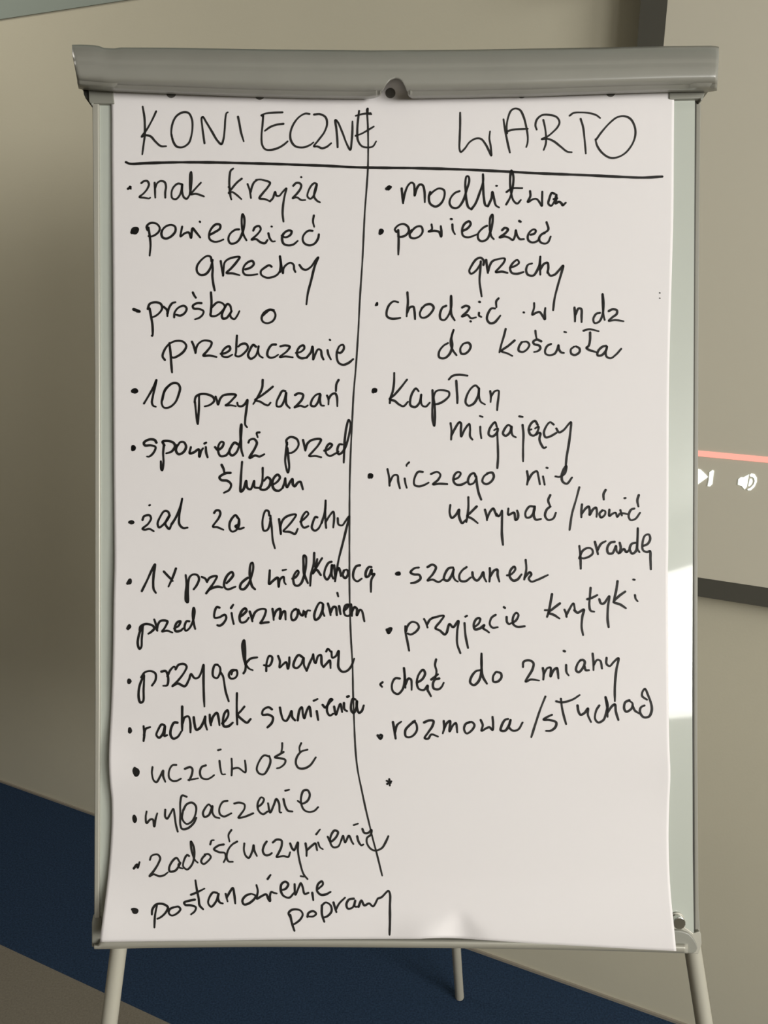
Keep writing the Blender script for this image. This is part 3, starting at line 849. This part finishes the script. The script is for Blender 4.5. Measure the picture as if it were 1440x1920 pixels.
tray.modifiers.new('wn', 'WEIGHTED_NORMAL')

# clamp bar: curved shell with an arched cut-out in the middle of its lower lip
top_y = [(135, 84), (150, 83.5), (183, 85), (191, 89.5), (214, 91), (222, 89), (320, 89.5), (500, 92.5), (700, 94.5), (850, 93.5), (1000, 91), (1150, 88.5), (1240, 86.5), (1338, 85.5), (1349, 88)]
bot_y = [(135, 162), (150, 164.5), (200, 167), (300, 171), (400, 175), (500, 178.5), (600, 180.5), (690, 181.5), (702, 179.5), (712, 176), (719, 168),
         (725, 157), (732, 149), (741, 145.5), (748, 147), (754, 152), (758, 160), (762, 170), (767, 177), (773, 180.8), (850, 180), (1000, 177), (1100, 173), (1200, 170), (1260, 168.5), (1338, 168), (1345, 166)]
base_bot = [(135, 162), (200, 167), (400, 175), (600, 180.5), (780, 181), (1000, 177), (1260, 168.5), (1345, 167)]
xs = sorted(set([136, 137.5, 139, 141.5, 1347, 1345.5, 1344, 1341.5] + [135 + i * 10 for i in range(0, 57)] + [700 + i * 1.5 for i in range(0, 54)] + [783 + i * 10 for i in range(0, 57)] + [1348]))
zprof = [(0.0, 0.010), (0.04, 0.021), (0.10, 0.0275), (0.2, 0.0335), (0.30, 0.0375), (0.36, 0.0379), (0.41, 0.0384), (0.46, 0.0399), (0.55, 0.0405), (0.68, 0.0400),
         (0.76, 0.0385), (0.85, 0.0340), (0.93, 0.0250), (0.975, 0.016), (1.0, 0.0085)]
zs = smooth_profile(zprof, 2)
NYB = 22


def bar_pt(x, f):
    """f runs 0..1 down the full section; the lip is shorter inside the arch"""
    yt, yb, yfull = interp(top_y, x), interp(bot_y, x), interp(base_bot, x)
    y = yt + (yb - yt) * f
    ff = (y - yt) / (yfull - yt)
    z = interp(zs, ff)
    # the left end is cut at a slight slant, the right one nearly square
    if x < 741:
        xe = x + max(0, (200 - x) / 65.0) * max(0, f - 0.2) * 15
    else:
        xe = x - max(0, (x - 1300) / 48.0) * max(0, f - 0.3) * 5
    edge = min(x - 135, 1348 - x)
    if edge < 7:
        z -= 0.0022 * (1 - edge / 7) ** 2
    return B(xe, y, z)


bv, bf = [], []
for x in xs:
    for j in range(NYB + 1):
        bv.append(bar_pt(x, j / NYB))
n1 = NYB + 1
for i in range(len(xs) - 1):
    for j in range(NYB):
        a = i * n1 + j
        bf.append((a, a + 1, a + 1 + n1, a + n1))
# thickness: a second skin 2.4 mm behind, closed along the rim
cnt = len(bv)
cen = []
for i, x in enumerate(xs):
    for j in range(NYB + 1):
        p = bv[i * n1 + j]
        a = bv[i * n1 + max(0, j - 1)]
        b = bv[i * n1 + min(NYB, j + 1)]
        t = (b - a).normalized()
        nrm = t.cross(RGT)
        if nrm.dot(FWD) < 0:
            nrm = -nrm
        cen.append(p + nrm.normalized() * 0.0024)
bv += cen
bf += [tuple(cnt + v for v in reversed(f)) for f in list(bf)]
for i in range(len(xs) - 1):
    for j in (0, NYB):
        a = i * n1 + j
        b = a + n1
        bf.append((a, b, b + cnt, a + cnt))
for i in (0, len(xs) - 1):
    for j in range(NYB):
        a = i * n1 + j
        bf.append((a, a + 1, a + 1 + cnt, a + cnt))
bar = mesh_obj('clamp_bar', bv, bf, M_BAR, fc, smooth=True)
fix_normals(bar)
tag(bar, 'curved grey clamp bar')
# closed ends of the bar
for side in (0, -1):
    x = xs[side]
    pts = [bar_pt(x, j / NYB) for j in range(NYB + 1)]
    xi = x + (14 if side == 0 else -10)
    pts.append(B(xi, interp(bot_y, x) - 6, -0.004))
    pts.append(B(xi, interp(top_y, x) + 4, -0.004))
    sh = RGT * (0.003 if side == 0 else -0.003)
    prism('end_cap', pts, [p + sh for p in pts], M_BAR, fc)
# back rail that carries the bar, with the small notch chip near its left end
plate('back_rail', [(150, 96), (1336, 96), (1332, 168), (152, 166)], -0.02, 0.002, M_PLAST, 0.001)

# round pegs seen as dark holes under the bar lip
# (they sit in the punched holes of the paper)


# ------------------------------------------------------------------ legs
def tube(name, p0, p1_, r, m, parent=fc, n=20, rings=1, taper=1.0):
    d = (p1_ - p0).normalized()
    u = d.orthogonal().normalized()
    v = d.cross(u)
    vs_, fs = [], []
    for k_, (c, rr) in enumerate(((p0, r), (p1_, r * taper))):
        for i in range(n):
            a = 2 * math.pi * i / n
            vs_.append(c + (u * math.cos(a) + v * math.sin(a)) * rr)
    for i in range(n):
        j = (i + 1) % n
        fs.append((i, j, n + j, n + i))
    fs.append(tuple(range(n - 1, -1, -1)))
    fs.append(tuple(range(n, 2 * n)))
    o = mesh_obj(name, vs_, fs, m, parent)
    fix_normals(o)
    bevel(o, r * 0.12, 2, 60)
    return o


def leg_line(xa, ya, xb, yb, z):
    pa, pb = B(xa, ya, z), B(xb, yb, z)
    d = pb - pa
    f = (0.012 - pa.z) / d.z
    up = pa - d * ((pa.z - 1.60) / d.z) * 0
    return pa, pa + d * f, d


for (xa, ya, xb, yb, rr) in ((222.3, 1780, 204.6, 1920, 0.0096), (1300, 1788, 1320.5, 1920, 0.0098)):
    ZL = -0.026
    pa, pf, d = leg_line(xa, ya, xb, yb, ZL)
    top = pa - d * (5.0 if xa < 700 else 4.6)
    lg = tube('leg', top, pf, rr, M_LEG)
    tube('rubber_foot', pf + (pf - top).normalized() * -0.03, pf + (pf - top).normalized() * 0.010, rr * 1.35, M_RUB, lg)
hub = B(752, 240, -0.060)
rf = foot + Vector((0, 0, 0.012))
rl = tube('leg', hub, rf, 0.0098, M_LEG)
dd = (rf - hub).normalized()
tube('foot_plug', rf - dd * 0.003, rf + dd * 0.010, 0.0100, M_LEG, rl)
# rear cross tube and hub that tie the three legs (behind the board)
plate('leg_hub', [(700, 205), (804, 205), (790, 300), (714, 300)], -0.075, -0.0125, M_PLAST, 0.002)
tube('cross_tube', B(330, 1085, -0.026), B(1200, 1140, -0.026), 0.009, M_LEG)

# chrome clamping knob at the lower right of the board
kc = B(1268.5, 1723.5, 0.0)
tag(tube('clamp_knob', kc, kc - FWD * 0.010, 0.0072, M_CHROME, fc, 12), 'chrome knob')
tube('knob_washer', kc, kc - FWD * 0.002, 0.0088, M_FRAME, fc, 16)


# ------------------------------------------------------------------ the sheet of paper
Lx = [(130, 207), (172, 208), (220, 209), (300, 209.5), (400, 210.5), (500, 211.5), (600, 212), (700, 212.2), (800, 212.6), (900, 213), (1000, 214.2), (1060, 214.5), (1120, 213),
      (1200, 212), (1260, 210.8), (1330, 208), (1380, 205.5), (1430, 204.2), (1470, 206), (1500, 209), (1540, 209.3), (1580, 207.5), (1620, 204.5), (1660, 200.5), (1700, 195.5),
      (1730, 191.5), (1766, 187)]
Rx = [(130, 1264.5), (250, 1263.5), (400, 1262.5), (500, 1260), (640, 1256), (760, 1254), (900, 1253.6), (1020, 1253.2), (1080, 1252.2), (1150, 1252.3), (1250, 1253), (1380, 1254.5),
      (1450, 1257), (1500, 1255), (1560, 1253.5), (1620, 1254.5), (1680, 1258), (1730, 1263), (1783, 1268)]
By = [(187, 1766), (290, 1765), (400, 1763.8), (500, 1762), (660, 1760.8), (780, 1760.5), (800, 1759.5), (840, 1758.5), (880, 1760.8), (930, 1764), (1000, 1769), (1100, 1774.5), (1200, 1780), (1268, 1783.3)]


def G(x, c, w_):
    return math.exp(-((x - c) / w_) ** 2)


def sstep(a, b, x):
    t = max(0.0, min(1.0, (x - a) / (b - a)))
    return t * t * (3 - 2 * t)


Lx_s = smooth_profile(Lx, 4)
Rx_s = smooth_profile(Rx, 4)
By_s = smooth_profile(By, 4)


def zp(px, py):
    """height of the sheet above the board: flat near the clamp, waves at its free edges"""
    z = 0.0032 + 0.0022 * sstep(180, 700, py)
    dl = max(0.0, px - 200)
    z += 0.0062 * G(py, 1430, 62) * math.exp(-dl / 85)
    z += 0.0075 * sstep(1590, 1765, py) * math.exp(-dl / 120)
    z += 0.0030 * sstep(900, 1100, py) * math.exp(-dl / 110) * (1 - sstep(1250, 1350, py))
    dr = max(0.0, 1262 - px)
    z += 0.0030 * G(py, 1450, 60) * math.exp(-dr / 80)
    z += 0.0045 * sstep(1620, 1780, py) * math.exp(-dr / 150)
    z += 0.0012 * math.sin(py / 260.0 + px / 330.0) * sstep(250, 600, py)
    # the sheet rides over the tray at the bottom and buckles once right of the middle
    z += 0.0105 * sstep(1640, 1762, py)
    k_ = sstep(1700, 1764, py)
    if k_ > 0:
        wdt = 14 + 30 * sstep(1700, 1764, py)
        z += k_ * (0.0060 * math.exp(-((px - 800) / 55.0) ** 2) - 0.0075 * G(px, 862, wdt * 0.8))
    # pressed forward into the arch of the clamp bar
    z += 0.0125 * G(px, 738, 27) * (1 - sstep(142, 186, py))
    return z


NX, NY = 190, 270
pv, pf_ = [], []
for j in range(NY + 1):
    f = j / NY
    for i in range(NX + 1):
        u = i / NX
        # bottom row follows the traced bottom edge
        xb = 187 + (1268 - 187) * u
        yb = interp(By_s, xb)
        py = 140 + (yb - 140) * f
        xl, xr = interp(Lx_s, py), interp(Rx_s, py)
        px = xl + (xr - xl) * u
        pv.append(B(px, py, zp(px, py)))
for j in range(NY):
    for i in range(NX):
        a = j * (NX + 1) + i
        pf_.append((a, a + NX + 1, a + NX + 2, a + 1))
paper = mesh_obj('paper_sheet', pv, pf_, M_PAPER, None, B(727, 1775, 0.0), smooth=True)
fix_normals(paper)
if paper.data.polygons[0].normal.dot(FWD) > 0:
    paper.data.flip_normals()
so = paper.modifiers.new('thickness', 'SOLIDIFY')
so.thickness = 0.0003
so.offset = -1
tag(paper, 'large white flip-chart sheet covered in two columns of black marker handwriting', 'paper')


# ------------------------------------------------------------------ ink
def resample(pts, step=1.1):
    """centripetal catmull-rom, dense"""
    P = [Vector((x, y)) for x, y in pts]
    if len(P) == 1:
        P = [P[0], P[0] + Vector((0.4, 0.2))]
    if len(P) == 2:
        ext = [P[0] * 2 - P[1]] + P + [P[1] * 2 - P[0]]
    else:
        ext = [P[0] * 2 - P[1]] + P + [P[-1] * 2 - P[-2]]
    out = []
    for i in range(1, len(ext) - 2):
        p0, p1_, p2, p3 = ext[i - 1:i + 3]
        t0 = 0
        t1 = t0 + max(1e-3, (p1_ - p0).length ** 0.5)
        t2 = t1 + max(1e-3, (p2 - p1_).length ** 0.5)
        t3 = t2 + max(1e-3, (p3 - p2).length ** 0.5)
        n = max(2, int((p2 - p1_).length / step))
        for k_ in range(n):
            t = t1 + (t2 - t1) * k_ / n
            A1 = p0 * ((t1 - t) / (t1 - t0)) + p1_ * ((t - t0) / (t1 - t0))
            A2 = p1_ * ((t2 - t) / (t2 - t1)) + p2 * ((t - t1) / (t2 - t1))
            A3 = p2 * ((t3 - t) / (t3 - t2)) + p3 * ((t - t2) / (t3 - t2))
            B1 = A1 * ((t2 - t) / (t2 - t0)) + A2 * ((t - t0) / (t2 - t0))
            B2 = A2 * ((t3 - t) / (t3 - t1)) + A3 * ((t - t1) / (t3 - t1))
            out.append(B1 * ((t2 - t) / (t2 - t1)) + B2 * ((t - t1) / (t2 - t1)))
    out.append(P[-1])
    return out


INK_Z = 0.00030


def ink_pt(x, y):
    return B(x, y, zp(x, y) + INK_Z)


def ribbon(pts, wd, seed, vs_, fs):
    rnd = random.Random(seed)
    L = resample(pts)
    n = len(L)
    ph = rnd.uniform(0, 6)
    cums = [0.0]
    for a, b in zip(L, L[1:]):
        cums.append(cums[-1] + (b - a).length)
    tot = max(cums[-1], 0.01)
    if tot < 3.2:
        wd *= 1.2
    base = len(vs_)
    hw = []
    for i, p in enumerate(L):
        d = (L[min(n - 1, i + 1)] - L[max(0, i - 1)])
        if d.length < 1e-6:
            d = Vector((1, 0))
        d.normalize()
        nr = Vector((-d.y, d.x))
        s = cums[i]
        h = wd * 0.5 * (1 + 0.09 * math.sin(s / 17.0 + ph) + 0.05 * math.sin(s / 5.3 + 2 * ph))
        e = min(1.0, 0.82 + 0.18 * (tot - s) / 10.0)
        h *= e
        hw.append(h)
        a, b = p + nr * h, p - nr * h
        vs_.append(ink_pt(a.x, a.y))
        vs_.append(ink_pt(b.x, b.y))
    for i in range(n - 1):
        a = base + 2 * i
        fs.append((a, a + 1, a + 3, a + 2))
    # round ends and joints
    for idx in [0, n - 1]:
        c = L[idx]
        cb = len(vs_)
        m_ = 10
        for k_ in range(m_):
            an = 2 * math.pi * k_ / m_
            vs_.append(ink_pt(c.x + hw[idx] * math.cos(an), c.y + hw[idx] * math.sin(an)))
        fs.append(tuple(range(cb, cb + m_)))
    # small discs where the pen turns sharply
    for i in range(2, n - 2):
        d1, d2 = L[i] - L[i - 2], L[i + 2] - L[i]
        if d1.length > 1e-6 and d2.length > 1e-6 and d1.normalized().dot(d2.normalized()) < 0.75:
            c = L[i]
            cb = len(vs_)
            for k_ in range(10):
                an = 2 * math.pi * k_ / 10
                vs_.append(ink_pt(c.x + hw[i] * math.cos(an), c.y + hw[i] * math.sin(an)))
            fs.append(tuple(range(cb, cb + 10)))


SPELL = {'krzyza': 'krzyża', 'powiedziec': 'powiedzieć', 'prosba': 'prośba', 'przykazan': 'przykazań', 'spowiedz': 'spowiedź',
         'slubem': 'ślubem', 'zal': 'żal', 'wielkanoca': 'wielkanocą', 'uczciwosc': 'uczciwość', 'zadoscuczynienie': 'zadośćuczynienie',
         'chodzic': 'chodzić', 'kosciola': 'kościoła', 'kaplan': 'kapłan', 'migajacy': 'migający', 'ukrywac': 'ukrywać', 'mowic': 'mówić',
         'prawde': 'prawdę', 'przyjecie': 'przyjęcie', 'chec': 'chęć', 'sluchac': 'słuchać'}
for kk, (nm, strokes, wd) in enumerate(INK):
    if nm == 'bullet_mark':
        wd *= 1.3
    vs_, fs = [], []
    for si, st in enumerate(strokes):
        ribbon(st, wd, kk * 31 + si, vs_, fs)
    base_name, _, word = nm.partition(':')
    o = mesh_obj(base_name, vs_, fs, M_INK2 if wd < 4.05 else M_INK, paper)
    # all faces look at the reader
    for p in o.data.polygons:
        if p.normal.dot(FWD) > 0:
            p.flip()
    if word:
        o['label'] = 'handwritten word ' + SPELL.get(word, word)
# two tiny specks of ink at the right margin
vs_, fs = [], []
for (x, y) in ((1237, 549), (1237, 559)):
    ribbon([(x, y), (x + .6, y + .4)], 2.2, 3, vs_, fs)
mesh_obj('ink_speck', vs_, fs, M_INK, paper)


def hole(cx, cy, rx, ry):
    vs_ = [ink_pt(cx + rx * math.cos(2 * math.pi * k_ / 28), cy + ry * math.sin(2 * math.pi * k_ / 28)) for k_ in range(28)]
    vb = [v + FWD * 0.0009 for v in vs_]
    return prism('punch_hole', vs_, vb, M_HOLE, paper)


hole(732, 174.5, 9.4, 9.6)
for (x, y) in ((321, 174.5), (487, 178), (978, 175), (1145, 172.5)):
    hole(x, y, 9.2, 9.0)
